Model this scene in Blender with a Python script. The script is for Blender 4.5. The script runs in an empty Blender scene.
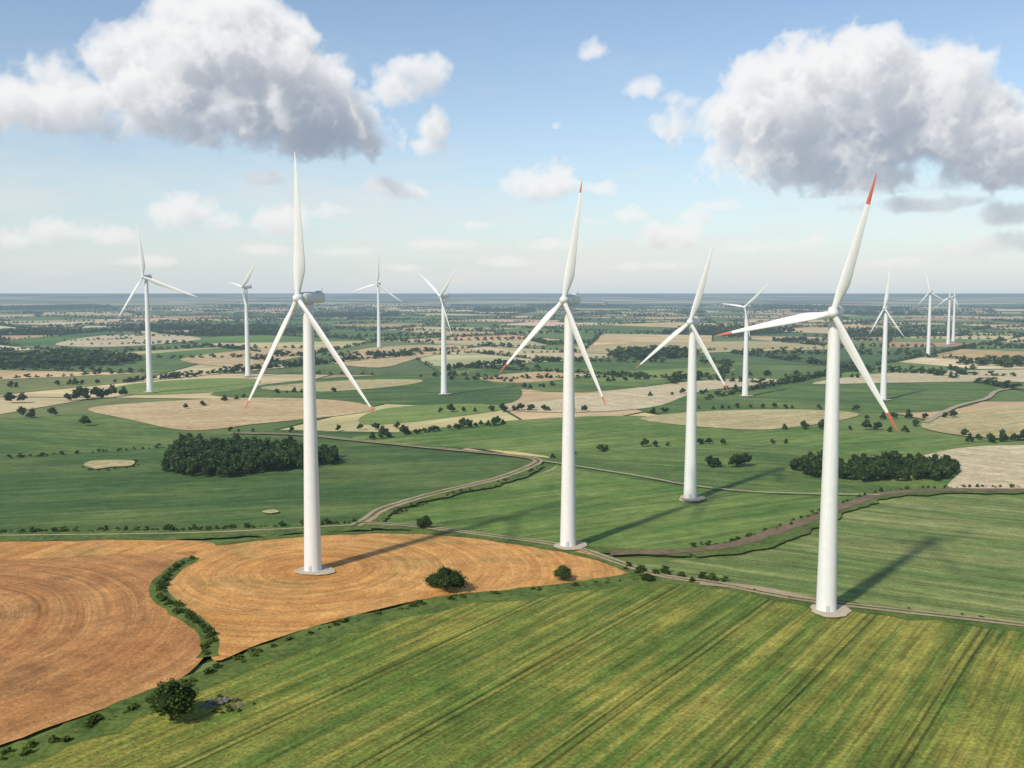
import os
os.environ['OPENBLAS_NUM_THREADS']='1'
import bpy, math, numpy as np, random
from mathutils import Vector, Matrix
random.seed(7)
RNG=np.random.default_rng(11)
scene=bpy.context.scene
CAMH=100.0; F=1000.0; PITCH=math.atan(92/F)
cp,sp=math.cos(PITCH),math.sin(PITCH)
# ---------------------------------------------------------------- survey helpers
def ray(x,y):
    a=(x-512)/F; b=(384-y)/F
    return (a, cp+b*sp, -sp+b*cp)
def G(x,y):
    r=ray(x,y); t=CAMH/-r[2]
    return (r[0]*t, r[1]*t)
def height_at(x,y,Y):
    r=ray(x,y); return CAMH+Y*r[2]/r[1]
def catmull(P,n=8,closed=False):
    P=[np.array(p,float) for p in P]; out=[]; m=len(P)
    rng=range(m) if closed else range(m-1)
    for i in rng:
        if closed: p0,p1,p2,p3=P[i-1],P[i],P[(i+1)%m],P[(i+2)%m]
        else: p0,p1,p2,p3=P[max(i-1,0)],P[i],P[i+1],P[min(i+2,m-1)]
        for k in range(n):
            t=k/n
            out.append(0.5*((2*p1)+(p2-p0)*t+(2*p0-5*p1+4*p2-p3)*t*t+(3*p1-p0-3*p2+p3)*t**3))
    if not closed: out.append(P[-1])
    return out
def pcurve(px,n=8,closed=False):
    pts=catmull(px,n,closed)
    return [np.array(G(p[0],p[1])) for p in pts]
# ---------------------------------------------------------------- mesh helpers
def link(o): scene.collection.objects.link(o); return o
def mesh_np(name,V,Fq,mat,tint=None,smooth=False):
    V=np.ascontiguousarray(V,np.float32); Fq=np.ascontiguousarray(Fq,np.int32)
    me=bpy.data.meshes.new(name); k=Fq.shape[1]
    assert Fq.min()>=0 and Fq.max()<len(V), name
    assert np.isfinite(V).all(), name
    me.vertices.add(len(V)); me.vertices.foreach_set('co',V.ravel())
    me.loops.add(Fq.size); me.loops.foreach_set('vertex_index',Fq.ravel())
    me.polygons.add(len(Fq)); me.polygons.foreach_set('loop_start',np.arange(0,Fq.size,k,dtype=np.int32))
    me.update(calc_edges=True)
    if smooth: me.polygons.foreach_set('use_smooth',np.ones(len(Fq),bool))
    if tint is not None:
        a=me.attributes.new('tint','FLOAT','POINT'); a.data.foreach_set('value',np.ascontiguousarray(tint,np.float32))
    if mat: me.materials.append(mat)
    return link(bpy.data.objects.new(name,me))
def poly_obj(name,pts,z,mat):
    me=bpy.data.meshes.new(name)
    ar=sum(float(a[0]*b[1]-b[0]*a[1]) for a,b in zip(pts,list(pts[1:])+[pts[0]]))
    if ar<0: pts=list(pts)[::-1]
    me.from_pydata([(float(p[0]),float(p[1]),float(z)) for p in pts],[],[list(range(len(pts)))])
    me.update()
    me.materials.append(mat)
    return link(bpy.data.objects.new(name,me))
def ribbon(name,pts,w,z,mat,jit=0.12,cross=5):
    pts=[np.array(p) for p in pts]
    seg=[0]
    for a,b in zip(pts,pts[1:]): seg.append(seg[-1]+math.hypot(*(b-a)))
    L=seg[-1]; n=max(6,int(L/3)); s=np.linspace(0,L,n)
    xs=np.interp(s,seg,[p[0] for p in pts]); ys=np.interp(s,seg,[p[1] for p in pts])
    tx=np.gradient(xs); ty=np.gradient(ys); l=np.hypot(tx,ty)+1e-9; nx,ny=-ty/l,tx/l
    def j_():
        r=RNG.normal(0,1,n+2); return np.clip(1+jit*(.3*r[:-2]+.4*r[1:-1]+.3*r[2:]),.3,2)
    jl=j_(); jr=j_()
    V=[];Fc=[]
    for i in range(n):
        V.append((xs[i]+nx[i]*w/2*jl[i],ys[i]+ny[i]*w/2*jl[i],z)); V.append((xs[i]-nx[i]*w/2*jr[i],ys[i]-ny[i]*w/2*jr[i],z))
    for i in range(n-1): Fc.append((2*i,2*i+1,2*i+3,2*i+2))
    return mesh_np(name,V,Fc,mat)
# ---------------------------------------------------------------- node DSL
class N:
    def __init__(s,tree): s.t=tree
    def n(s,typ,ins=None,out=0,**props):
        nd=s.t.nodes.new(typ)
        for k,v in props.items(): setattr(nd,k,v)
        if ins:
            for k,v in ins.items():
                sk=nd.inputs[k]
                if isinstance(v,bpy.types.NodeSocket): s.t.links.new(v,sk)
                else: sk.default_value=v
        return nd.outputs[out]
    def m(s,op,a,b=0.0,c=0.0,clamp=False):
        return s.n('ShaderNodeMath',{0:a,1:b,2:c},operation=op,use_clamp=clamp)
    def dot(s,a,v): return s.n('ShaderNodeVectorMath',{0:a,1:v},out='Value',operation='DOT_PRODUCT')
    def mix(s,f,a,b,bt='MIX'):
        nd=s.t.nodes.new('ShaderNodeMix'); nd.data_type='RGBA'; nd.blend_type=bt
        for k,v in ((0,f),(6,a),(7,b)):
            if isinstance(v,bpy.types.NodeSocket): s.t.links.new(v,nd.inputs[k])
            else: nd.inputs[k].default_value=v if k==0 else (*v[:3],1)
        return nd.outputs[2]
    def noise(s,vec,scale,detail=2.0,rough=0.5,dist=0.0):
        return s.n('ShaderNodeTexNoise',{'Vector':vec,'Scale':scale,'Detail':detail,'Roughness':rough,'Distortion':dist},out=0)
    def xyz(s,a,b,c): return s.n('ShaderNodeCombineXYZ',{0:a,1:b,2:c})
    def rng(s,v,a,b,c=0.0,d=1.0,smooth=False):
        return s.n('ShaderNodeMapRange',{0:v,1:a,2:b,3:c,4:d},clamp=True,interpolation_type='SMOOTHSTEP' if smooth else 'LINEAR')
    def gray(s,v): return s.n('ShaderNodeCombineColor',{0:v,1:v,2:v})
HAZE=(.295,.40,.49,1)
def newmat(name):
    m=bpy.data.materials.new(name); m.use_nodes=True; m.node_tree.nodes.clear()
    m.cycles.emission_sampling='NONE'
    return m,N(m.node_tree)
def finish(m,q,col,rough=0.9,bump=None,spec=0.15,L=6300.0,transl=None,bstr=0.5,bdist=0.3):
    ins={'Base Color':col,'Roughness':rough,'Specular IOR Level':spec}
    if bump is not None:
        ins['Normal']=q.n('ShaderNodeBump',{'Height':bump,'Strength':bstr,'Distance':bdist})
    sh=q.n('ShaderNodeBsdfPrincipled',ins)
    if transl is not None:
        tr=q.n('ShaderNodeBsdfTranslucent',{'Color':transl}); sh=q.n('ShaderNodeMixShader',{0:.3,1:sh,2:tr})
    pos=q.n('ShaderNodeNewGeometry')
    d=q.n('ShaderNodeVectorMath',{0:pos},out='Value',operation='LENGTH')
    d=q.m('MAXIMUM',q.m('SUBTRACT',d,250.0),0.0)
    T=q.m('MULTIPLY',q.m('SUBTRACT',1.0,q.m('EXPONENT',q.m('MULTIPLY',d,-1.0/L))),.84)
    em=q.n('ShaderNodeEmission',{'Color':HAZE,'Strength':1.0})  # distance haze painted into the material as emission, measured from scene origin
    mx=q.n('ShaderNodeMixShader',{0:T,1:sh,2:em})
    q.t.links.new(mx,q.t.nodes.new('ShaderNodeOutputMaterial').inputs[0])
    return m
def field_mat(name,A,B,ang=0,center=None,coarse=.08,fine=.6,tram=0,C=None,fs=.35,patch=.012,lo=.4,hi=.62,wobble=4.0,speck=.3,tl=.6,cw=.55):
    m,q=newmat(name); pos=q.n('ShaderNodeNewGeometry')
    a=math.radians(ang)
    if center is None:
        u=q.dot(pos,(math.cos(a),-math.sin(a),0)); w=q.dot(pos,(math.sin(a),math.cos(a),0))
    else:
        u=q.n('ShaderNodeVectorMath',{0:pos,1:(center[0],center[1],0)},out='Value',operation='DISTANCE')
        w=q.dot(pos,(.7,.7,0))
    wob=q.noise(pos,.012,1.0)
    u=q.m('ADD',u,q.m('MULTIPLY',wob,wobble))
    sc=q.noise(q.xyz(q.m('MULTIPLY',u,coarse),q.m('MULTIPLY',w,.005),1.3),1.0,4.0,.65)
    sf=q.noise(q.xyz(q.m('MULTIPLY',u,fine),q.m('MULTIPLY',w,.03),5.3),1.0,2.0,.6)
    big=q.noise(pos,patch,4.0,.65)
    sp_=q.noise(pos,.9,4.0,.75)
    sp2=q.noise(pos,.13,5.0,.7)
    f=q.m('ADD',q.m('MULTIPLY',sc,cw),q.m('MULTIPLY',big,1-cw))
    col=q.mix(q.rng(f,lo,hi,smooth=True),A,B)
    if C is not None: col=q.mix(q.rng(q.noise(pos,patch*1.7,4.0,.65),.5,.68,0,.8,True),col,C)
    br=q.rng(sf,.3,.7,1-fs,1+fs)
    br=q.m('MULTIPLY',br,q.rng(sp_,.3,.7,1-speck,1+speck))
    br=q.m('MULTIPLY',br,q.rng(sp2,.3,.7,.76,1.24))
    if tram:
        fr=q.m('MULTIPLY',q.m('FRACT',q.m('DIVIDE',u,float(tram))),float(tram))
        t=q.m('ABSOLUTE',q.m('SUBTRACT',q.m('ABSOLUTE',q.m('SUBTRACT',fr,tram/2)),1.1))
        ln=q.rng(t,.2,.55,tl,1.0)
        br=q.m('MULTIPLY',br,ln)
    col=q.mix(1.0,col,q.gray(br),'MULTIPLY')
    hgt=q.m('ADD',sp_,sf)
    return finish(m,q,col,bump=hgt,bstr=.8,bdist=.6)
def simple_mat(name,A,B,scale=.5,rough=.9,bstr=.5,detail=5,**k):
    m,q=newmat(name); pos=q.n('ShaderNodeNewGeometry')
    n1=q.noise(pos,scale,float(detail),.65); n2=q.noise(pos,scale*.13,3.0,.6)
    f=q.m('ADD',q.m('MULTIPLY',n1,.6),q.m('MULTIPLY',n2,.4))
    col=q.mix(q.rng(f,.38,.62),A,B)
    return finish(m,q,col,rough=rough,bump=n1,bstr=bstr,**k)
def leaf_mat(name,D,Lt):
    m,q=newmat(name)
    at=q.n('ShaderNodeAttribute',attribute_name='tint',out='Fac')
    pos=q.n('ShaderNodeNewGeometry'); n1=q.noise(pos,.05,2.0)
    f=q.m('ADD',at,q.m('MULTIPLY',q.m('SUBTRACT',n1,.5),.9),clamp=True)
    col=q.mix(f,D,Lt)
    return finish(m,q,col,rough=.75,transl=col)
# ---------------------------------------------------------------- ground
m_ground,q=newmat('ground_mat'); pos=q.n('ShaderNodeNewGeometry')
vs=q.n('ShaderNodeVectorMath',{0:pos,1:(.00022,.00010,0)},operation='MULTIPLY')
vo=q.noise(vs,1.0,5.0,.75)
far=q.n('ShaderNodeVectorMath',{0:pos},out='Value',operation='LENGTH')
base=q.mix(q.noise(pos,.08,4.0,.6),(.03,.055,.018),(.08,.11,.04))
patch=q.mix(q.rng(vo,.50,.56),(.02,.05,.03),(.75,.66,.48))
col=q.mix(q.rng(far,15500.0,16000.0),base,patch)
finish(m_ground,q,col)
R=70000
mesh_np('ground',[(-R,-R,-.25),(R,-R,-.25),(R,R,-.25),(-R,R,-.25)],[(0,1,2,3)],m_ground)
def clip(poly,p,n):
    out=[]
    m=len(poly)
    for i in range(m):
        a=poly[i]; b=poly[(i+1)%m]; da=(a[0]-p[0])*n[0]+(a[1]-p[1])*n[1]; db=(b[0]-p[0])*n[0]+(b[1]-p[1])*n[1]
        if da>=0: out.append(a)
        if da*db<0:
            t=da/(da-db); out.append((a[0]+(b[0]-a[0])*t,a[1]+(b[1]-a[1])*t))
    return out
leaves=[]
stack=[]
th=math.radians(17)
stack.append([(p[0]*math.cos(th)-p[1]*math.sin(th),p[0]*math.sin(th)+p[1]*math.cos(th)) for p in ((-17000.,-4000.),(17000.,-4000.),(17000.,19000.),(-17000.,19000.))])
while stack:
    poly=stack.pop()
    P=np.array(poly); c=P.mean(0); d=math.hypot(c[0],c[1])
    s=min(165+.055*d,1000)
    X=P[:,0]-c[0];Y=P[:,1]-c[1]
    an=.5*math.atan2(2*float((X*Y).sum()),float((X*X).sum()-(Y*Y).sum())); ax=(math.cos(an),math.sin(an))
    ext=float(np.ptp(X*ax[0]+Y*ax[1])); ext2=float(np.ptp(-X*ax[1]+Y*ax[0]))
    if (ext<s*random.uniform(1.0,2.2) and ext2<s*1.5) or ext<60: leaves.append(P); continue
    a=random.gauss(0,.16); n=(ax[0]*math.cos(a)-ax[1]*math.sin(a),ax[0]*math.sin(a)+ax[1]*math.cos(a))
    o_=random.uniform(-.18,.18)*ext; p=(c[0]+ax[0]*o_,c[1]+ax[1]*o_)
    for Xp in (clip(poly,p,n),clip(poly,p,(-n[0],-n[1]))):
        if len(Xp)>=3: stack.append(Xp)
greens=[(.13,.21,.055),(.10,.18,.045),(.17,.24,.065),(.12,.19,.055),(.20,.25,.08),(.075,.14,.045),(.15,.22,.06)]
tans=[(.64,.49,.25),(.58,.43,.21),(.72,.59,.35),(.50,.36,.18),(.56,.48,.24),(.68,.53,.27)]
V=[];faces=[];cols=[];uvs=[];forest=[];edges=[]
for P in leaves:
    c=P.mean(0); d=math.hypot(c[0],c[1]); size=float(np.sqrt(((P-c)**2).sum(1)).mean())
    r=random.random(); fr=0 if d<2300 else (.09 if d<6000 else .17)
    tanp=.38 if d<3500 else .46
    if r<fr: colr=(.032,.06,.024); forest.append(P)
    elif r<fr+tanp: colr=random.choice(tans)
    else: colr=random.choice(greens)
    colr=tuple(x*random.uniform(.9,1.1) for x in colr)
    ins=2.2+.0014*d
    Q=c+(P-c)*(1-min(.3,ins/size)); k=len(Q); b=len(V)
    V+= [(float(x),float(y),0.) for x,y in Q]; faces.append(list(range(b,b+k)))
    e=P[1]-P[0]; e=e/(math.hypot(e[0],e[1])+1e-6)
    for x in Q:
        rx,ry=x[0]-c[0],x[1]-c[1]; cols+=[*colr,1.]; uvs+=[float(-rx*e[1]+ry*e[0])+d,float(rx*e[0]+ry*e[1])]
    if d<7500:
        for i in range(len(P)): edges.append((P[i],P[(i+1)%len(P)],d))
me=bpy.data.meshes.new('farmland'); me.from_pydata(V,[],faces); me.update()
ca=me.attributes.new('col','FLOAT_COLOR','POINT'); ca.data.foreach_set('color',np.array(cols,np.float32))
ru=me.attributes.new('rowuv','FLOAT_VECTOR','POINT')
u3=np.zeros((len(V),3),np.float32); u3[:,:2]=np.array(uvs,np.float32).reshape(-1,2); ru.data.foreach_set('vector',u3.ravel())
m_farm,q=newmat('farmland_mat'); pos=q.n('ShaderNodeNewGeometry')
ac=q.n('ShaderNodeAttribute',attribute_name='col',out='Color')
uvn=q.n('ShaderNodeAttribute',attribute_name='rowuv',out='Vector')
sv_=q.n('ShaderNodeVectorMath',{0:uvn,1:(.05,.003,0)},operation='MULTIPLY')
st=q.noise(sv_,1.0,4.0,.7)
bg=q.noise(pos,.006,5.0,.65)
br=q.m('MULTIPLY',q.rng(st,.3,.7,.8,1.2),q.rng(bg,.3,.7,.75,1.25))
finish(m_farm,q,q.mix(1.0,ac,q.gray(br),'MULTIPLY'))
me.materials.append(m_farm); link(bpy.data.objects.new('farmland',me))
# ---------------------------------------------------------------- near fields
m_fore=field_mat('crop_rows',(.115,.178,.032),(.33,.30,.062),ang=34.5,coarse=.26,fine=.95,tram=31,C=(.14,.20,.038),fs=.34,lo=.41,hi=.60,wobble=1.6,speck=.46,tl=.5,cw=.52)
T1=G(313,573)
m_wheat=field_mat('ripe_wheat',(.58,.265,.075),(.69,.375,.125),center=T1,coarse=.10,fine=.45,C=(.46,.29,.095),fs=.20,patch=.02,lo=.33,hi=.68,wobble=7)
m_plough=field_mat('ploughed_soil',(.42,.18,.062),(.59,.305,.11),center=G(-150,640),coarse=.10,fine=.5,C=(.34,.17,.065),fs=.20,patch=.02,lo=.33,hi=.68,wobble=14)
m_gR=field_mat('meadow_right',(.15,.22,.06),(.29,.315,.11),ang=-60,coarse=.08,fine=.35,tram=22,fs=.26,lo=.42,hi=.6,cw=.65)
m_gM=field_mat('meadow_mid',(.11,.20,.042),(.22,.285,.075),ang=60,coarse=.06,fine=.3,tram=36,fs=.22,lo=.40,hi=.62)
m_gL=field_mat('meadow_left',(.066,.13,.036),(.155,.215,.060),ang=75,coarse=.04,fine=.3,fs=.24,patch=.009,lo=.40,hi=.64)
m_gD=field_mat('meadow_dark',(.08,.15,.038),(.175,.24,.066),ang=-70,coarse=.04,fine=.25,fs=.2,patch=.009)
m_tan=field_mat('stubble',(.56,.40,.20),(.65,.50,.28),ang=70,coarse=.05,fine=.3,fs=.18,patch=.01)
m_tan2=field_mat('stubble_pale',(.60,.49,.29),(.69,.58,.37),ang=-50,coarse=.05,fine=.35,fs=.2,patch=.01)
m_tanG=field_mat('stubble_green',(.47,.39,.18),(.57,.48,.25),ang=50,coarse=.05,fine=.3,fs=.16,patch=.012)
m_lime=field_mat('young_crop',(.19,.27,.07),(.27,.33,.09),ang=70,coarse=.05,fine=.3,fs=.14,patch=.012)
zc=[.06]
def field(name,px,mat,n=5,smooth=True):
    pts=pcurve(px,n,True)
    zc[0]+=.03
    return poly_obj(name,pts,zc[0],mat)
field('pasture',[(-300,452),(60,440),(200,432),(350,440),(520,455),(560,462),(520,480),(440,496),(385,512),(350,530),(0,540),(-400,548)],m_gL)
field('pasture',[(-300,415),(0,418),(95,414),(200,428),(330,432),(170,447),(0,456),(-300,460)],m_gD)
field('pasture',[(350,440),(420,430),(520,420),(640,416),(800,426),(1000,440),(1150,452),(1150,488),(1024,491),(900,492),(850,506),(760,545),(700,556),(600,556),(480,540),(385,530),(384,514),(440,497),(520,480),(560,464),(520,452)],m_gM,n=3)
field('pasture',[(545,462),(640,449),(800,446),(800,462),(790,472),(900,484),(860,493),(690,486)],m_gD,n=4)
field('pasture',[(700,556),(780,536),(850,508),(900,495),(1024,493),(1250,497),(1350,640),(1024,628),(800,602),(640,572)],m_gR,n=3)
field('pasture',[(640,400),(760,381),(860,380),(985,383),(985,400),(930,412),(800,412),(660,414)],m_gD)
field('pasture',[(210,395),(330,378),(470,375),(520,388),(500,405),(380,404)],m_gL)
field('young_crop_field',[(390,408),(470,404),(505,409),(430,420),(370,425),(360,418)],m_lime)
field('young_crop_field',[(120,386),(200,379),(260,380),(230,391),(130,395)],m_lime)
field('pasture',[(470,372),(600,362),(740,362),(700,378),(590,392),(520,388)],m_gD)
field('young_crop_field',[(600,374),(700,368),(735,371),(660,380),(600,382)],m_lime)
field('stubble_field',[(260,388),(340,381),(420,380),(400,386),(320,392)],m_tanG)
field('stubble_field',[(480,378),(540,372),(590,373),(560,380),(510,383)],m_tan)
field('stubble_field',[(88,409),(160,402),(260,398),(340,401),(375,409),(340,416),(260,424),(190,431),(130,420)],m_tan)
field('stubble_field',[(640,420),(700,412),(800,410),(860,415),(800,427),(740,430)],m_tanG)
field('stubble_field',[(500,408),(580,397),(680,383),(760,379),(775,383),(700,392),(650,408),(560,413)],m_tan2)
field('stubble_field',[(812,384),(880,374),(960,371),(1100,370),(1100,384),(1000,382),(900,383)],m_tan2)
field('stubble_field',[(910,462),(960,449),(1040,446),(1200,450),(1200,494),(1024,492),(950,489),(960,470)],m_tan2)
field('stubble_field',[(920,426),(960,414),(1040,408),(1150,412),(1150,440),(1024,440),(960,436)],m_tanG)
field('stubble_field',[(180,360),(230,352),(300,347),(320,352),(280,361),(230,367)],m_tan)
field('stubble_field',[(330,362),(365,349),(430,345),(470,348),(420,358),(380,368)],m_tan)
field('stubble_field',[(55,345),(100,336),(170,335),(200,340),(120,347)],m_tan2)
field('stubble_field',[(560,350),(640,343),(800,342),(860,348),(740,352),(640,355)],m_tanG)
field('bare_patch',[(84,466),(92,462),(112,461),(134,462),(130,467),(112,468),(95,470)],m_tanG)
field('bare_patch',[(262,513),(272,511),(279,513),(270,515)],m_tanG)
field('ploughed_field',[(-500,540),(0,543),(120,541),(215,545),(185,563),(163,581),(160,600),(188,620),(206,638),(207,655),(180,682),(120,706),(50,730),(-60,765),(-600,900)],m_plough,n=4)
field('stubble_field',[(-300,541),(0,544),(120,542),(205,545),(195,553),(100,557),(0,562),(-300,570)],m_wheat,n=4)
field('wheat_field',[(215,546),(300,537),(420,533),(520,543),(600,558),(645,575),(560,588),(440,599),(340,622),(262,646),(215,664),(211,640),(188,615),(166,598),(168,582),(188,563)],m_wheat,n=5)
C_top=[(-200,812),(-60,775),(60,735),(215,676),(340,632),(450,606),(560,592),(640,584),(720,591),(800,606),(900,618),(1024,632),(1400,680)]
pts=pcurve(C_top,6)+[np.array((420,60.)),np.array((420,-60.)),np.array((-260,-60.)),np.array((-260,100.))]
zc[0]+=.03; poly_obj('crop_field',pts,zc[0],m_fore)
m_verge=simple_mat('verge_grass',(.05,.095,.022),(.17,.22,.05),scale=.6,bdist=.6)
m_track=simple_mat('dirt_track',(.34,.25,.15),(.50,.39,.26),scale=.7)
m_dark=simple_mat('dark_track',(.13,.095,.058),(.25,.18,.11),scale=.5)
m_gravel=simple_mat('gravel_pad',(.46,.38,.26),(.60,.52,.40),scale=1.2)
m_pale=simple_mat('pale_path',(.36,.30,.18),(.5,.42,.28),scale=.5)
verges=[([(-60,784),(60,744),(215,677),(340,631),(450,605),(560,592),(645,581)],12),
 ([(190,560),(165,580),(161,600),(188,619),(207,637),(209,660)],6),
 ([(645,582),(720,588),(800,603),(900,616),(1024,630),(1300,664)],9),
 ([(-300,544),(0,539),(200,536),(370,528)],16),
 ([(370,528),(460,535),(570,550),(690,556)],9),
 ([(690,556),(760,546),(850,508),(900,495),(1024,493),(1200,497)],12),
 ([(365,527),(385,512),(440,496),(500,482),(535,466)],13),
 ([(640,578),(600,562),(520,546),(420,535),(300,538),(215,547)],4)]
for px,w in verges:
    zc[0]+=.02; ribbon('grass_verge',pcurve(px,6),w,zc[0],m_verge,jit=.3)
tracks=[([(355,528),(368,521),(385,510),(440,494),(495,481),(532,467),(536,461),(505,456),(430,449),(350,441),(300,436),(230,434)],6,m_track),
 ([(355,525),(400,527),(470,535),(568,549),(610,562),(660,578),(720,587),(800,602),(900,614),(1024,628),(1300,662)],4.2,m_track),
 ([(-300,542),(0,538),(200,535),(358,527)],1.6,m_pale),
 ([(610,556),(690,553),(740,545),(800,525),(850,506),(900,494),(1024,492),(1250,496)],6.5,m_dark),
 ([(700,586),(760,592),(824,606)],5,m_track),
 ([(1040,388),(1000,391),(985,400),(955,408),(925,424)],5,m_pale),
 ([(540,462),(640,478),(690,487),(760,494),(880,497)],2.2,m_pale),
 ]
for px,w,mt in tracks:
    zc[0]+=.02; ribbon('dirt_track',pcurve(px,8),w,zc[0],mt,jit=.12)
for px,w,mt in tracks[:2]:
    zc[0]+=.02; ribbon('track_crown',pcurve(px,8),w*.22,zc[0],m_verge,jit=.5)
def disc(name,c,r,mat,jit=.1):
    zc[0]+=.02; n=60; ph=RNG.uniform(0,6.28,4)
    pts=[]
    for i in range(n):
        a=i/n*2*math.pi; rr=r*(1+jit*(math.sin(2*a+ph[0])+.5*math.sin(3*a+ph[1])+.3*math.sin(7*a+ph[2])+.2*math.sin(13*a+ph[3])))
        pts.append(np.array((c[0]+rr*math.cos(a),c[1]+rr*math.sin(a))))
    return poly_obj(name,pts,zc[0],mat)
# ---------------------------------------------------------------- foliage
def cubesphere(k=2):
    V=[];Fq=[]
    for ax in range(3):
        for sg in (-1,1):
            b=len(V)
            for i in range(k+1):
                for j in range(k+1):
                    p=[0,0,0]; p[ax]=sg; p[(ax+1)%3]=-1+2*i/k; p[(ax+2)%3]=(-1+2*j/k)*sg
                    v=np.array(p,float); V.append(v/math.sqrt(float((v*v).sum())))
            for i in range(k):
                for j in range(k):
                    Fq.append((b+i*(k+1)+j,b+(i+1)*(k+1)+j,b+(i+1)*(k+1)+j+1,b+i*(k+1)+j+1))
    return np.array(V),np.array(Fq)
SPH={k:cubesphere(k) for k in (1,2,4)}
def tree_proto(seed,nleaf,leaf,lobes=6,trunk=True,squat=1.0,core=2):
    r=np.random.default_rng(seed); V=[];Fq=[];T=[]; nb=[0]
    def add(v,f,t):
        V.append(v); Fq.append(f+nb[0]); T.append(np.full(len(v),t)); nb[0]+=len(v)
    L=[]; CS,CF=SPH[core]
    zb=.22 if trunk else .08
    for i in range(lobes):
        a=i/lobes*6.28+r.uniform(-.5,.5); rad=r.uniform(.12,.26)
        L.append((np.array([math.cos(a)*rad,math.sin(a)*rad,r.uniform(zb+.16,.68)]),r.uniform(.15,.25)))
    L.append((np.array([r.uniform(-.06,.06),r.uniform(-.06,.06),.78]),r.uniform(.15,.21)))
    if core>1: L.append((np.array([0,0,.5]),.26))
    for c,rr in L:
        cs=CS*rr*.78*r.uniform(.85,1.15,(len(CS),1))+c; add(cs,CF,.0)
    per=nleaf//len(L)
    for c,rr in L:
        d=r.normal(0,1,(per,3)); d/=np.sqrt((d*d).sum(1))[:,None]
        P=c+d*rr*r.uniform(.72,1.15,(per,1))
        for p,dd in zip(P,d):
            if p[2]<.06: p[2]=.06+r.uniform(0,.04)
            a=r.normal(0,1,3); nrm=dd*.8+r.normal(0,.6,3); nrm/=math.sqrt((nrm*nrm).sum())
            a-=(a*nrm).sum()*nrm; a/=math.sqrt((a*a).sum()); b=np.cross(nrm,a); s=leaf*r.uniform(.6,1.3)
            q4=np.array([p+a*s,p+b*s*.7,p-a*s,p-b*s*.7])+r.normal(0,leaf*.12,(4,3))
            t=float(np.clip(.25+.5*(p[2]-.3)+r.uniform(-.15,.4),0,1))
            add(q4,np.array([[0,1,2,3]]),t)
    V=np.concatenate(V);
    V[:,2]*=squat
    return V,np.concatenate(Fq),np.concatenate(T)
def trunk_obj(parent,h,r,mat,seed):
    rr=np.random.default_rng(seed); V=[];Fc=[]
    def limb(p0,p1,r0,r1,k=8,seg=4):
        p0=np.array(p0,float);p1=np.array(p1,float);d=p1-p0;d/=math.sqrt((d*d).sum())
        a=np.cross(d,[0.3,.9,.1]);a/=math.sqrt((a*a).sum());b=np.cross(d,a);base=len(V)
        for i in range(seg+1):
            t=i/seg;c=p0+(p1-p0)*t+rr.normal(0,r0*.15,3)*(0<i<seg);rad=r0+(r1-r0)*t
            for j in range(k):
                an=j/k*6.283;V.append(c+(a*math.cos(an)+b*math.sin(an))*rad)
        for i in range(seg):
            for j in range(k): Fc.append((base+i*k+j,base+i*k+(j+1)%k,base+(i+1)*k+(j+1)%k,base+(i+1)*k+j))
    limb((0,0,-.2),(0,0,h*.5),r,r*.55)
    for i in range(6):
        a=i*1.05+rr.uniform(-.3,.3); limb((0,0,h*rr.uniform(.2,.45)),(math.cos(a)*h*.25,math.sin(a)*h*.25,h*rr.uniform(.5,.75)),r*.45,r*.12,6)
    o=mesh_np('trunk',V,Fc,mat,smooth=True); o.parent=parent; return o
def scatter(name,protos,pos,scl,mat,wide=1.0,seed=1,z0=0.0):
    r=np.random.default_rng(seed); VV=[];FF=[];TT=[];b=0
    for (x,y),s in zip(pos,scl):
        V,Fq,T=protos[r.integers(len(protos))]; a=r.uniform(0,6.28); c_,s_=math.cos(a),math.sin(a)
        w=s*wide*r.uniform(.85,1.2)
        X=np.empty_like(V); X[:,0]=(V[:,0]*c_-V[:,1]*s_)*w+x; X[:,1]=(V[:,0]*s_+V[:,1]*c_)*w+y; X[:,2]=V[:,2]*s+z0
        VV.append(X);FF.append(Fq+b);TT.append(T+r.uniform(-.2,.22));b+=len(V)
    if not VV: return
    return mesh_np(name,np.concatenate(VV),np.concatenate(FF),mat,tint=np.concatenate(TT))
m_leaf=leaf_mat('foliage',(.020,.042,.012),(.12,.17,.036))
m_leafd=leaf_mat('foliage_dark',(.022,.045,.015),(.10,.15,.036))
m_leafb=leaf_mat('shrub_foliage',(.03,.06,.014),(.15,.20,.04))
m_bark=simple_mat('bark',(.06,.045,.03),(.13,.1,.07),scale=3)
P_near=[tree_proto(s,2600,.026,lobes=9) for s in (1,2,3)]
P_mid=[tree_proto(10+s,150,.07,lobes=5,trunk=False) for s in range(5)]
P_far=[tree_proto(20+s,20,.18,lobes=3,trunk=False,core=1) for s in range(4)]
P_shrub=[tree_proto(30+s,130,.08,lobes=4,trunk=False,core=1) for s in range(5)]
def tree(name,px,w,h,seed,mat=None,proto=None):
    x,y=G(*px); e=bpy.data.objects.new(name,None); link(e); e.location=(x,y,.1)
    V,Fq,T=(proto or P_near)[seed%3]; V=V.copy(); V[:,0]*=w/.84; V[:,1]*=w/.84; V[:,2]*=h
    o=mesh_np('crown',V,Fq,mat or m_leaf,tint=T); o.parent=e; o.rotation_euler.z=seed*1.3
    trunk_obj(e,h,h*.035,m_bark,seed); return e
for i,(p,w,h) in enumerate([((447,594),12,9.5),((563,583),7,6.5),((172,724),13,11),((425,530),7,6.5),((437,590),8,6),((648,583),5,3.5)]):
    tree('oak_tree' if h>7 else 'bush',p,w,h,i)
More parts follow.
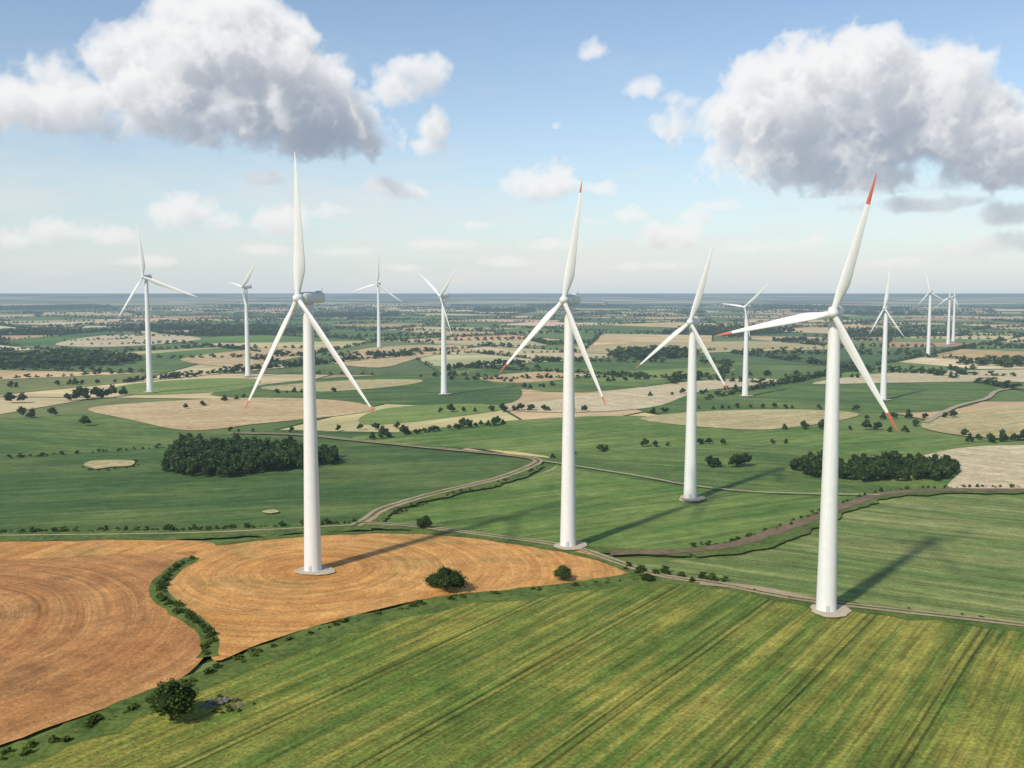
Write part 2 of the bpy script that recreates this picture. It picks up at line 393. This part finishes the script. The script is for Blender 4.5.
def along(px,spacing,jit,prob=1.0,curve=True):
    pts=pcurve(px,8); out=[];acc=0
    for a,b in zip(pts,pts[1:]):
        l=math.hypot(*(b-a)); t=max(spacing-acc,0.0)
        while t<l:
            if RNG.random()<prob: out.append(a+(b-a)*t/l+RNG.normal(0,jit,2))
            t+=spacing*RNG.uniform(.7,1.3)
        acc=l-(t-spacing)
    return out
def S_(n,a,b): return a+(b-a)*RNG.random(n)**1.6
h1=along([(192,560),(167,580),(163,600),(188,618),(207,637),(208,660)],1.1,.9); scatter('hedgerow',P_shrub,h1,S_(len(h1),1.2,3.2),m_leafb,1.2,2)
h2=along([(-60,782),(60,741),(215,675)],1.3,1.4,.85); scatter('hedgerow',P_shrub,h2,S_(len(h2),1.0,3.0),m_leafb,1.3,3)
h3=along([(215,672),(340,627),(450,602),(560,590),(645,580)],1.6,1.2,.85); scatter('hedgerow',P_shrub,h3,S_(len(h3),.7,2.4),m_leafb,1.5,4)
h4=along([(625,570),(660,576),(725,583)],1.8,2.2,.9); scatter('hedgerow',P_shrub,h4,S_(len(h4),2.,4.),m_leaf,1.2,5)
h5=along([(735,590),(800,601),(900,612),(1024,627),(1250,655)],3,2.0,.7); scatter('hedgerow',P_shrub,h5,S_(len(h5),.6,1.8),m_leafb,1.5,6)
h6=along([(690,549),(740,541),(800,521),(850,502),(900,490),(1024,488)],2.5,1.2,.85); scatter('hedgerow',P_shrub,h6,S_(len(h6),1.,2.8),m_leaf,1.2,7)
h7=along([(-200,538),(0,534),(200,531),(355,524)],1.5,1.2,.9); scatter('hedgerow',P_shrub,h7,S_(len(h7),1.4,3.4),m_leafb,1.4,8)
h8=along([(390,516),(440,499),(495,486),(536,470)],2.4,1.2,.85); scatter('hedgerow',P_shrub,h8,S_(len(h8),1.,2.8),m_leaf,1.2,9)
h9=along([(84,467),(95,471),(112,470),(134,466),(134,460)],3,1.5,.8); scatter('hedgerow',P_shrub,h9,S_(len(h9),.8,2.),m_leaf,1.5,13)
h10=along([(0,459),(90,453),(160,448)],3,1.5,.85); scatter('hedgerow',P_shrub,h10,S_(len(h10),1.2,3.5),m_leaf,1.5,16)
def inside(P,poly):
    x,y=P; c=False; n=len(poly)
    for i in range(n):
        x1,y1=poly[i];x2,y2=poly[i-1]
        if (y1>y)!=(y2>y) and x<(x2-x1)*(y-y1)/(y2-y1)+x1: c=not c
    return c
def fill(px,sp,world=None):
    poly=world if world is not None else [G(*p) for p in px]; A=np.array(poly); lo=A.min(0);hi=A.max(0); out=[]
    for x in np.arange(lo[0],hi[0],sp):
        for y in np.arange(lo[1],hi[1],sp):
            p=(x+RNG.uniform(-.4,.4)*sp,y+RNG.uniform(-.4,.4)*sp)
            if inside(p,poly): out.append(p)
    return out
w=fill([(160,470),(178,456),(230,450),(300,455),(338,458),(340,463),(300,470),(230,478),(180,476)],6); scatter('woodland',P_mid,w,S_(len(w),7,13),m_leafd,1.1,10)
w=fill([(792,472),(800,465),(850,466),(960,468),(958,480),(880,484),(810,478)],6); scatter('woodland',P_mid,w,S_(len(w),6,11.5),m_leafd,1.1,11)
w=fill([(-20,369),(-20,358),(90,356),(140,360),(120,366),(60,368)],15); scatter('woodland',P_far,w,S_(len(w),8,14),m_leafd,1.9,12)
w=fill([(605,357),(640,352),(700,353),(690,358),(640,360)],15); scatter('woodland',P_far,w,S_(len(w),9,15),m_leafd,1.9,14)
w=fill([(950,364),(1010,363),(1060,365),(1010,368)],15); scatter('woodland',P_far,w,S_(len(w),9,13),m_leafd,1.9,15)
rows=[([(368,441),(400,436),(450,430),(510,424)],5,4,9,.9),([(700,468),(718,468),(752,468)],7,6,9,.9),([(160,452),(175,448),(200,438)],7,5,9,.6),
 ([(430,413),(520,411),(600,412)],7,4,8,.7),([(765,428),(820,430),(905,432)],8,4,9,.6),([(962,443),(1024,442)],7,6,10,.9),([(15,418),(60,416)],8,8,12,.9),([(60,402),(125,396)],7,8,14,.9),([(0,404),(30,402)],8,8,14,.95),
 ([(70,428),(95,426)],9,5,9,.8),([(380,380),(470,376),(520,384)],9,4,9,.6),([(640,397),(690,394),(760,390)],11,4,8,.5),([(180,410),(260,395),(340,392)],9,3,6,.6),([(850,420),(960,418)],9,4,8,.6),([(900,424),(935,430),(1010,446)],9,4,9,.5),
 ([(440,372),(500,366),(540,370)],9,5,11,.8),([(545,460),(640,447),(790,444)],7,3,6,.6),([(200,432),(300,432),(420,428)],8,3,6,.5),([(0,388),(90,384),(200,377)],9,4,9,.75),
 ([(520,390),(600,382),(740,376),(860,378)],9,4,8,.7),([(640,414),(740,408),(860,411)],8,3,6,.6)]
for i,(px,spc,a,b,pr) in enumerate(rows):
    p=along(px,spc,spc*.3,pr); scatter('tree_row',P_mid,p,S_(len(p),a,b),m_leafd,1.25,20+i)
pos=[];scl=[]
for a,b,d in edges:
    if RNG.random()<.5: continue
    mid=(a+b)/2
    if mid[1]<1050 or abs(mid[0])>mid[1]*.7+150: continue
    l=math.hypot(*(b-a)); t=0; spc=RNG.uniform(6,11)*(1+d/3500); hh=RNG.uniform(3.5,7.5)
    gap=0
    while t<l:
        p=a+(b-a)*t/l
        if RNG.random()<.06: gap=int(RNG.uniform(2,7))
        if gap>0: gap-=1
        else: pos.append(p+RNG.normal(0,1.3,2)); scl.append(hh*RNG.uniform(.65,1.35)*(1+d/14000))
        t+=spc*RNG.uniform(.7,1.3)
for P in forest:
    c=P.mean(0); d=math.hypot(c[0],c[1])
    if d>7000 or c[1]<980 or abs(c[0])>c[1]*.7+150: continue
    for p in fill(None,14+d/260,[tuple(x) for x in P]): pos.append(p); scl.append(RNG.uniform(8,13)*(1+d/9000))
od=np.argsort([p[1] for p in pos])[:22000]
scatter('distant_trees',P_far,[pos[i] for i in od],[scl[i] for i in od],m_leafd,1.9,50)
# ---------------------------------------------------------------- wind turbines
def paint(name,c,rough=.4):
    m,q=newmat(name); pos=q.n('ShaderNodeTexCoord',out='Object')
    n1=q.noise(pos,.6,4.0,.6)
    st=q.noise(q.n('ShaderNodeVectorMath',{0:pos,1:(1.5,1.5,.05)},operation='MULTIPLY'),1.0,3.0,.6)
    br=q.m('MULTIPLY',q.rng(n1,.3,.7,.96,1.02),q.rng(st,.3,.75,.92,1.02))
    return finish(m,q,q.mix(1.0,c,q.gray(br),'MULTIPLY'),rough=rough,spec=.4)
m_white=paint('turbine_white',(.77,.77,.75)); m_red=paint('tip_red',(.58,.14,.085)); m_grey=paint('turbine_grey',(.55,.57,.58))
m_dgrey=paint('dark_grey',(.1,.1,.11)); m_conc=simple_mat('concrete',(.52,.48,.42),(.68,.65,.59),scale=1.5)
def lathe(name,prof,mat,k=48,axis='Z'):
    V=[];Fc=[]
    for z,r in prof:
        for j in range(k):
            a=j/k*2*math.pi
            V.append((r*math.cos(a),r*math.sin(a),z) if axis=='Z' else (r*math.cos(a),z,r*math.sin(a)))
    for i in range(len(prof)-1):
        for j in range(k):
            f=(i*k+j,i*k+(j+1)%k,(i+1)*k+(j+1)%k,(i+1)*k+j); Fc.append(f if axis=='Z' else f[::-1])
    return mesh_np(name,V,Fc,mat,smooth=True)
def blade(L,red):
    ns=32;k=18;V=[];Fc=[]
    for i in range(ns+1):
        t=i/ns; z=.6+t*(L-.6)
        if t<.2: u=t/.2; u=u*u*(3-2*u); ch=1.9+(L*.082-1.9)*u; th=1.9*(1-u)+ch*.34*u
        else:
            u=min(1.0,(t-.2)/.8); ch=L*.082*(1-u)**.9*.93+L*.082*.07+.12*(1-u); th=ch*(.34-.19*u)
            if t>.97: ch*=.6
        tw=math.radians(34*(1-t)**1.6+6); off=-ch*.18*min(1,t/.2)
        sw=-.014*L*t*t
        for j in range(k):
            a=j/k*2*math.pi; cx=math.cos(a)*.5; s=math.sin(a)
            taper=(1-.55*max(0,cx*2)*min(1,t/.15))
            x=cx*ch-off; y=s*th*.5*taper
            V.append((x*math.cos(tw)-y*math.sin(tw),x*math.sin(tw)+y*math.cos(tw)+sw,z))
    for i in range(ns):
        for j in range(k): Fc.append((i*k+j,i*k+(j+1)%k,(i+1)*k+(j+1)%k,(i+1)*k+j))
    o=mesh_np('blade',V,Fc,m_white,smooth=True)
    me=o.data; me.materials.append(m_red)
    if red:
        mi=np.zeros(ns*k,np.int32); mi[int(ns*red)*k:]=1; me.polygons.foreach_set('material_index',mi)
    return o
def nacelle():
    secs=[(-3.6,1.2),(-3.2,1.75),(-2,1.95),(0,2.05),(4,2.05),(6.2,1.95),(7.2,1.6),(7.6,.9),(7.62,.02)]
    k=28;V=[];Fc=[]
    for y,r in secs:
        for j in range(k):
            a=j/k*2*math.pi;c,s=math.cos(a),math.sin(a);e=.55
            V.append((math.copysign(abs(c)**e,c)*r*.95,y,math.copysign(abs(s)**e,s)*r*.98+.15))
    for i in range(len(secs)-1):
        for j in range(k): Fc.append((i*k+j,(i+1)*k+j,(i+1)*k+(j+1)%k,i*k+(j+1)%k))
    return mesh_np('nacelle',V,Fc,m_white,smooth=True)
def box(name,c,s,mat,parent,bev=True):
    x,y,z=[v/2 for v in s]
    V=[(sx*x,sy*y,sz*z) for sx in(-1,1) for sy in(-1,1) for sz in(-1,1)]
    o=mesh_np(name,V,[(0,1,3,2),(4,6,7,5),(0,4,5,1),(2,3,7,6),(0,2,6,4),(1,5,7,3)],mat); o.location=c; o.parent=parent
    if bev: b=o.modifiers.new('b','BEVEL'); b.width=min(s)*.12; b.segments=2
    return o
def turbine(base,hub,tips,psi=-25,red=(0,0,0),sc=1.0,pad=True):
    x,y=G(*base); Z=height_at(hub[0],hub[1],y); depth=y*cp+(CAMH-Z)*sp
    ps=math.radians(psi); c=math.cos(ps)
    e=link(bpy.data.objects.new('wind_turbine',None)); e.location=(x,y,0)
    rb=3.15*sc; rt=1.75*sc; Ht=Z-1.9*sc
    prof=[(0.0,rb*1.12),(.5,rb*1.10),(.55,rb*1.0)]
    for i in range(25):
        t=i/24; zz=.6+t*(Ht-.6); r=rb+(rt-rb)*t**.9
        prof.append((zz,r))
    tw=lathe('tower',prof,m_white); tw.parent=e
    fd=lathe('foundation',[(0,5.2*sc),(.28,5.1*sc),(.42,4.7*sc),(.55,2*sc)],m_conc); fd.parent=e
    box('door',(0-.5,-rb*1.0-.02,2.2),(1.1,.25,2.4),m_grey,e); box('steps',(-.5,-rb-1.0,.7),(1.4,1.8,.9),m_grey,e)
    head=link(bpy.data.objects.new('head',None)); head.parent=e; head.location=(0,0,Z); head.rotation_euler.z=ps; head.scale=(sc,)*3
    n=nacelle(); n.parent=head
    box('vent',(0,4.8,2.3),(2.0,2.0,.4),m_grey,head); box('mast',(.7,6.4,2.7),(.12,.12,1.4),m_dgrey,head); box('beacon',(-.7,6.4,2.3),(.3,.3,.45),m_red,head)
    yaw=lathe('yaw_ring',[(-2.3,1.8),(-1.7,1.9),(-1.3,1.9)],m_grey); yaw.parent=head
    sp_=lathe('hub',[(-6.9,.02),(-6.8,.5),(-6.4,1.0),(-5.8,1.45),(-5,1.7),(-4.2,1.72),(-3.7,1.5)],m_white,axis='Y'); sp_.parent=head
    cx=x+5*sc*math.sin(ps); cy=y-5*sc*c; dp=cy*cp+(CAMH-Z)*sp
    lens=[];angs=[]
    for tx,ty in tips:
        wx=(tx-512)/F*dp; r_=ray(tx,ty); wz=CAMH+cy*r_[2]/r_[1]
        dx=(wx-cx)/c; dz=wz-Z
        lens.append(math.hypot(dx,dz)/sc); angs.append(math.atan2(dx,dz))
    Lm=sum(lens)/len(lens)
    for i,(l,a) in enumerate(zip(lens,angs)):
        b=blade(.9*l+.1*Lm if l>Lm*.8 else l*.6+.4*Lm,red[i]); b.name=f'blade_{i+1}'; b.parent=head; b.location=(0,-5,0); b.rotation_euler.y=a
    if pad: disc('gravel_pad',(x+1,y-1),6.6*sc,m_gravel)
    return e
turbine((313,573),(309,298),[(299,152),(232,415),(383,408)],-32,(0,.93,.95))
turbine((568,548),(570,300),[(581,182),(500,375),(606,404)],-28,(.93,.9,.92))
turbine((826,613),(833,313),[(867,174),(726,338),(892,427)],-24,(.8,.87,.86))
turbine((690,500),(693,322),[(712,236),(640,370),(726,389)],-26,(0,.93,.93))
Z3=(0,0,0)
turbine((150,393),(149,277),[(138,218),(114,318),(203,297)],-15,Z3)
turbine((248,377),(247,287),[(269,253),(228,283),(249,325)],-45,Z3)
turbine((379,348),(379,284),[(379,246),(350,292),(403,302)],-15,Z3,1.1)
turbine((444,395),(445,296),[(459,266),(417,272),(453,335)],-40,Z3)
turbine((745,397),(746,307),[(766,281),(727,304),(750,338)],-40,Z3,.95)
turbine((883,401),(886,308),[(888,264),(874,334),(900,336)],-40,Z3,.95)
turbine((928,357),(930,292),[(925,266),(921,305),(941,300)],-35,Z3)
turbine((948,345),(948,297),[(950,281),(940,306),(957,304)],-30,Z3)
turbine((953,342),(953,296),[(955,283),(945,300),(958,308)],-30,Z3)
rk=link(bpy.data.objects.new('stone_pile',None)); gx,gy=G(222,707); rk.location=(gx,gy,.4)
m_rock=simple_mat('field_stone',(.12,.105,.08),(.26,.23,.19),scale=1.2)
CS3,CF3=SPH[4]
for i in range(22):
    a=i/16*6.28; r=RNG.uniform(.4,3.6); s=RNG.uniform(.5,1.1)
    V=CS3*s*(1+.2*np.sin(CS3[:,:1]*4+i)+.12*np.cos(CS3[:,1:2]*5+i*2)); V[:,2]*=.6
    o=mesh_np(f'stone_{i+1}',V+np.array([math.cos(a)*r*1.5,math.sin(a)*r,.2+.25*(3.6-r)]),CF3,m_rock); o.parent=rk
ws=[np.array((gx,gy))+RNG.normal(0,3.2,2) for _ in range(40)]; scatter('weeds',P_shrub,ws,S_(40,.6,1.7),m_leafb,1.5,77,.3)
# ---------------------------------------------------------------- clouds (density field, sun marched through it)
cell=1.5; NX,NZ,NY=1000,290,40; dy=6.0; U0=-750.0; V0=0.0
def UV(x,y):
    r=ray(x,y); return math.atan2(r[0],r[1])*1000, math.atan2(r[2],math.hypot(r[0],r[1]))*1000
Dn=np.full((NX,NZ,NY),-60.0,np.float32); Am=np.full((NX,NZ,NY),.3,np.float32)
crng=np.random.default_rng(5)
def ell(u,v,yd,ru,rv,ry,am):
    m_=min(ru,rv,ry); mg=1+26*am/m_+.1
    i0=max(0,int((u-ru*mg-U0)/cell));i1=min(NX,int((u+ru*mg-U0)/cell)+1)
    j0=max(0,int((v-rv*mg-V0)/cell));j1=min(NZ,int((v+rv*mg-V0)/cell)+1)
    k0=max(0,int((yd-ry*mg)/dy));k1=min(NY,int((yd+ry*mg)/dy)+1)
    if i1<=i0 or j1<=j0 or k1<=k0: return
    X=((U0+np.arange(i0,i1)*cell-u)/ru)[:,None,None];Z=((V0+np.arange(j0,j1)*cell-v)/rv)[None,:,None];Y=((np.arange(k0,k1)*dy-yd)/ry)[None,None,:]
    q_=np.sqrt(X*X+Z*Z+Y*Y); d=((1-q_)*m_).astype(np.float32)
    sl=Dn[i0:i1,j0:j1,k0:k1]; al=Am[i0:i1,j0:j1,k0:k1]; w_=d>sl; sl[w_]=d[w_]; al[w_]=am
def cloud(blobs,puffs=1.0):
    am=float(np.clip(max(min(b[2],b[3]) for b in blobs)/32,.22,1))
    for (x,y,rx,ry) in blobs:
        u,v=UV(x,y); rd=min(max(min(rx,ry)*1.1,10),95); yd=120+crng.uniform(-10,10)
        ell(u,v,yd,rx*.85,ry*.8,rd,am)
        n=int(puffs*(6+ (rx+ry)*.4))
        for _ in range(n):
            a=crng.uniform(-.3,math.pi+.3); b=crng.uniform(-.9,.6)
            r=min(rx,ry)*crng.uniform(.14,.42)
            ell(u+math.cos(a)*rx*.8*math.cos(b),v+math.sin(a)*ry*.8*math.cos(b),yd+math.sin(b)*rd*.8,r*1.15,r,r,am)
cloud([(235,55,78,52),(180,85,66,44),(270,95,80,45),(228,24,46,28),(315,118,58,30),(128,62,34,24),(215,120,90,24),(335,140,44,16)])
cloud([(55,105,50,26),(15,100,42,24),(85,122,34,14),(50,75,20,12),(-40,105,50,28)])
cloud([(390,88,32,17),(425,75,26,16),(360,95,22,12),(402,62,15,10)])
cloud([(432,128,15,15),(430,147,12,10)])
cloud([(595,50,16,10),(588,55,10,6)])
cloud([(546,184,38,17),(560,173,22,14),(520,187,18,10),(590,189,22,6)])
cloud([(190,213,32,18),(215,222,22,13),(182,203,18,12)])
cloud([(386,188,34,11),(420,192,14,7)]); cloud([(275,222,30,13),(292,212,15,10)]); cloud([(262,178,28,8)])
cloud([(648,90,20,13),(672,98,16,8),(690,102,12,7)])
cloud([(850,80,76,44),(790,105,70,42),(735,118,44,26),(900,105,84,42),(868,58,48,24),(840,150,115,28),(960,132,66,38),(1010,152,64,32),(820,172,78,16),(900,176,84,15),(682,125,26,17),(940,70,36,20),(1080,155,70,30)])
cloud([(665,238,32,15),(680,230,19,12)]); cloud([(632,215,17,10)]); cloud([(690,216,22,8)])
cloud([(60,232,42,12),(110,236,24,9),(20,240,28,10)]); cloud([(760,246,42,9),(815,243,14,10)]); cloud([(1000,245,36,11),(970,250,24,9)]); cloud([(905,206,48,10),(1005,215,32,10),(950,203,32,9)])
cloud([(440,245,36,7)]); cloud([(345,252,28,7)]);cloud([(500,262,30,6)]);cloud([(560,245,32,7)]);cloud([(150,262,40,6)]);cloud([(880,262,40,6)]);cloud([(555,126,6,5)]);cloud([(720,205,26,7)]);cloud([(330,212,30,9)])
cloud([(400,268,36,5)]);cloud([(650,266,40,5)]);cloud([(260,250,28,7)]);cloud([(590,222,20,6)]);cloud([(480,225,22,5)])
for _ in range(8):
    s=random.choice((-1,1)); x=512+s*random.uniform(640,900); y=random.uniform(60,230); r=random.uniform(20,50); cloud([(x,y,r*1.6,r*.6),(x+r,y+5,r,r*.5)])
ii,jj,kk=np.nonzero(Dn>-27)
PU=(ii*cell).astype(np.float32);PV=(jj*cell).astype(np.float32);PD=(kk*dy).astype(np.float32)
def rotm(r):
    a,b,c=r.uniform(.35,1.2,3)
    Rz=Matrix.Rotation(a,3,'Z');Rx=Matrix.Rotation(b,3,'X');Ry=Matrix.Rotation(c,3,'Y')
    return Rz@Rx@Ry
TB=crng.random(64**3).astype(np.float32)*2-1
def pn(wl,U,V_,D):
    M=rotm(crng); cc_=[]
    off=crng.uniform(0,50,3)
    for r in range(3):
        c=(U*np.float32(M[r][0]/wl)+V_*np.float32(M[r][1]/wl)+D*np.float32(M[r][2]/wl)+np.float32(off[r]+64))
        i=np.floor(c).astype(np.int32); f=c-i; f=f*f*(3-2*f); cc_.append((i&63,(i+1)&63,f.astype(np.float32)))
    (x0,x1,fx),(y0,y1,fy),(z0,z1,fz)=cc_
    def L_(xi,yi):
        b=(xi*64+yi)*64; v0=TB[b+z0]; return v0+(TB[b+z1]-v0)*fz
    a=L_(x0,y0);a+=(L_(x1,y0)-a)*fx; b=L_(x0,y1); b+=(L_(x1,y1)-b)*fx
    return a+(b-a)*fy
wu=pn(45,PU,PV,PD)*7;wv=pn(45,PU,PV,PD)*7
U1=PU+wu;V1=PV+wv
nz=7*pn(58,U1,V1,PD)
nz+=9*(.42-np.abs(pn(36,U1,V1,PD)))*2
nz+=7*(.42-np.abs(pn(19,U1,V1,PD)))*2
nz+=4.4*(.4-np.abs(pn(10,U1,V1,PD)))*2
nz+=2.8*(.4-np.abs(pn(5.2,PU,PV,PD)))*2
nz+=1.6*pn(3.3,PU,PV,PD)
am=Am[ii,jj,kk]; dn=Dn[ii,jj,kk]
dens=np.zeros((NX,NZ,NY),np.float32)
dens[ii,jj,kk]=np.clip((dn+nz*am-.5*am)/(3+6*am),0,1)
del Am,Dn,ii,jj,kk
ext=.075
tau=np.zeros((NX,NZ,NY),np.float32); cur=np.zeros((NX,NY),np.float32)
dxs,dys=.75,.075; step=2.0
for j in range(NZ-1,-1,-1):
    a=np.empty_like(cur);a[1:]=cur[1:]*(1-dxs)+cur[:-1]*dxs;a[0]=cur[0]
    b=a.copy();b[:,1:]=a[:,1:]*(1-dys)+a[:,:-1]*dys;b[:,0]*=(1-dys)
    D_=dens[:,j,:]; b*=np.where(D_>0,1,.93)
    cur=b+D_*ext*step; tau[:,j,:]=cur
Ssun=.60*np.exp(-tau*.45)+.40*np.exp(-tau*.10); del tau
Tr=np.ones((NX,NZ),np.float32);acc=np.zeros((NX,NZ),np.float32)
for k in range(NY):
    al=1-np.exp(-dens[:,:,k]*ext*dy); acc+=Tr*al*Ssun[:,:,k]; Tr*=1-al
alpha=1-Tr; sm=acc/np.maximum(alpha,1e-4)
vv=(V0+np.arange(NZ)*cell)[None,:]; uu=(U0+np.arange(NX)*cell)[:,None]
sun_c=np.array([.90,.825,.70]); amb=np.array([.25,.305,.395])
s1=np.clip((sm-.12)/.70,0,1)
rgb=amb+s1[...,None]*sun_c*.76  # cloud sunlight and shade baked into vertex colours that the shell emits
hz=np.exp(-np.maximum(vv,0)/60)[...,None]*.6
rgb=rgb*(1-hz)+np.array([.86,.81,.76])*hz  # haze painted into the low clouds, fading with elevation
def v2(wx,wz):
    X_=(uu-U0)*np.ones_like(vv)/wx; Z_=vv*np.ones_like(uu)/wz
    a=crng.uniform(.3,.5); return pn(1.0,(X_*math.cos(a)+Z_*math.sin(a)).astype(np.float32),(Z_*math.cos(a)-X_*math.sin(a)).astype(np.float32),np.zeros_like(X_,np.float32))*.5+.5
veil=v2(190,34)*.40+v2(90,18)*.26+v2(40,9)*.18+v2(18,5)*.10+v2(8,3)*.06
prof_=np.clip(vv/12,0,1)*np.clip((260-vv)/180,0,1)
va=np.clip((veil-.46)*2.8,0,1)*prof_*.6
A_=alpha*(.97-.30*np.exp(-np.maximum(vv,0)/60)); Ao=A_+(1-A_)*va
col=(rgb*A_[...,None]+np.array([.80,.79,.77])*(va*(1-A_))[...,None])/np.maximum(Ao,1e-4)[...,None]
edge=np.clip((uu-U0)/60,0,1)*np.clip((U0+NX*cell-uu)/60,0,1)*np.clip((V0+NZ*cell-vv)/40,0,1); Ao=Ao*edge
RD=24000.
az=(uu/1000)*np.ones_like(vv); el=(vv/1000)*np.ones_like(uu)
VX=np.stack([RD*np.sin(az)*np.cos(el),RD*np.cos(az)*np.cos(el),100+RD*np.sin(el)],-1).reshape(-1,3)
idx=np.arange(NX*NZ).reshape(NX,NZ)
mask=np.maximum.reduce([Ao[:-1,:-1],Ao[1:,:-1],Ao[:-1,1:],Ao[1:,1:]])>.004
Fq=np.stack([idx[:-1,:-1],idx[1:,:-1],idx[1:,1:],idx[:-1,1:]],-1)[mask]
used=np.unique(Fq); remap=np.zeros(NX*NZ,np.int32); remap[used]=np.arange(len(used))
m_sky,q=newmat('cloud_mat')
cc=q.n('ShaderNodeAttribute',attribute_name='cloudcol',out='Color'); aa=q.n('ShaderNodeAttribute',attribute_name='tint',out='Fac')
em=q.n('ShaderNodeEmission',{'Color':cc}); tr=q.n('ShaderNodeBsdfTransparent')
q.t.links.new(q.n('ShaderNodeMixShader',{0:aa,1:tr,2:em}),q.t.nodes.new('ShaderNodeOutputMaterial').inputs[0])
o=mesh_np('sky',VX[used],remap[Fq],m_sky,tint=Ao.reshape(-1)[used])
cat=o.data.attributes.new('cloudcol','FLOAT_COLOR','POINT')
c4=np.ones((len(used),4),np.float32); c4[:,:3]=col.reshape(-1,3)[used]; cat.data.foreach_set('color',c4.ravel())
del dens,Ssun
# ---------------------------------------------------------------- light
SE=math.radians(39); sh=math.radians(38)
Sv=Vector((-math.sin(sh)*math.cos(SE),-math.cos(sh)*math.cos(SE),math.sin(SE)))
ld=bpy.data.lights.new('sun','SUN'); ld.energy=3.8; ld.angle=math.radians(2.8); ld.color=(1,.915,.77)
lo=link(bpy.data.objects.new('sun',ld)); lo.rotation_euler=Sv.to_track_quat('Z','Y').to_euler()
w=bpy.data.worlds.new('World'); scene.world=w; w.use_nodes=True; wt=w.node_tree
bg=[n for n in wt.nodes if n.type=='BACKGROUND'][0]
qw=N(wt)
ST=.135
sk=wt.nodes.new('ShaderNodeTexSky'); sk.sky_type='NISHITA'; sk.sun_disc=False; sk.sun_elevation=SE; sk.sun_rotation=math.radians(218)
sk.air_density=1.0; sk.dust_density=.4; sk.ozone_density=1.4; sk.altitude=100
tc=qw.n('ShaderNodeTexCoord',out='Generated')
z=qw.n('ShaderNodeSeparateXYZ',{0:tc},out=2)
hf=qw.m('MULTIPLY',qw.m('EXPONENT',qw.m('MULTIPLY',qw.m('MAXIMUM',z,0.0),-10.5)),.93)
cm=qw.mix(hf,sk.outputs[0],(.60/ST,.68/ST,.735/ST))
wt.links.new(cm,bg.inputs[0]); bg.inputs[1].default_value=ST
scene.view_settings.view_transform='Standard'; scene.view_settings.look='None'; scene.view_settings.exposure=0
# ---------------------------------------------------------------- camera
cd=bpy.data.cameras.new('camera'); cam=link(bpy.data.objects.new('camera',cd)); cam.location=(0,0,CAMH)
cam.rotation_euler=(math.pi/2-PITCH,0,0); cd.sensor_width=36; cd.lens=36*F/1024; cd.clip_start=1; cd.clip_end=200000
scene.camera=cam
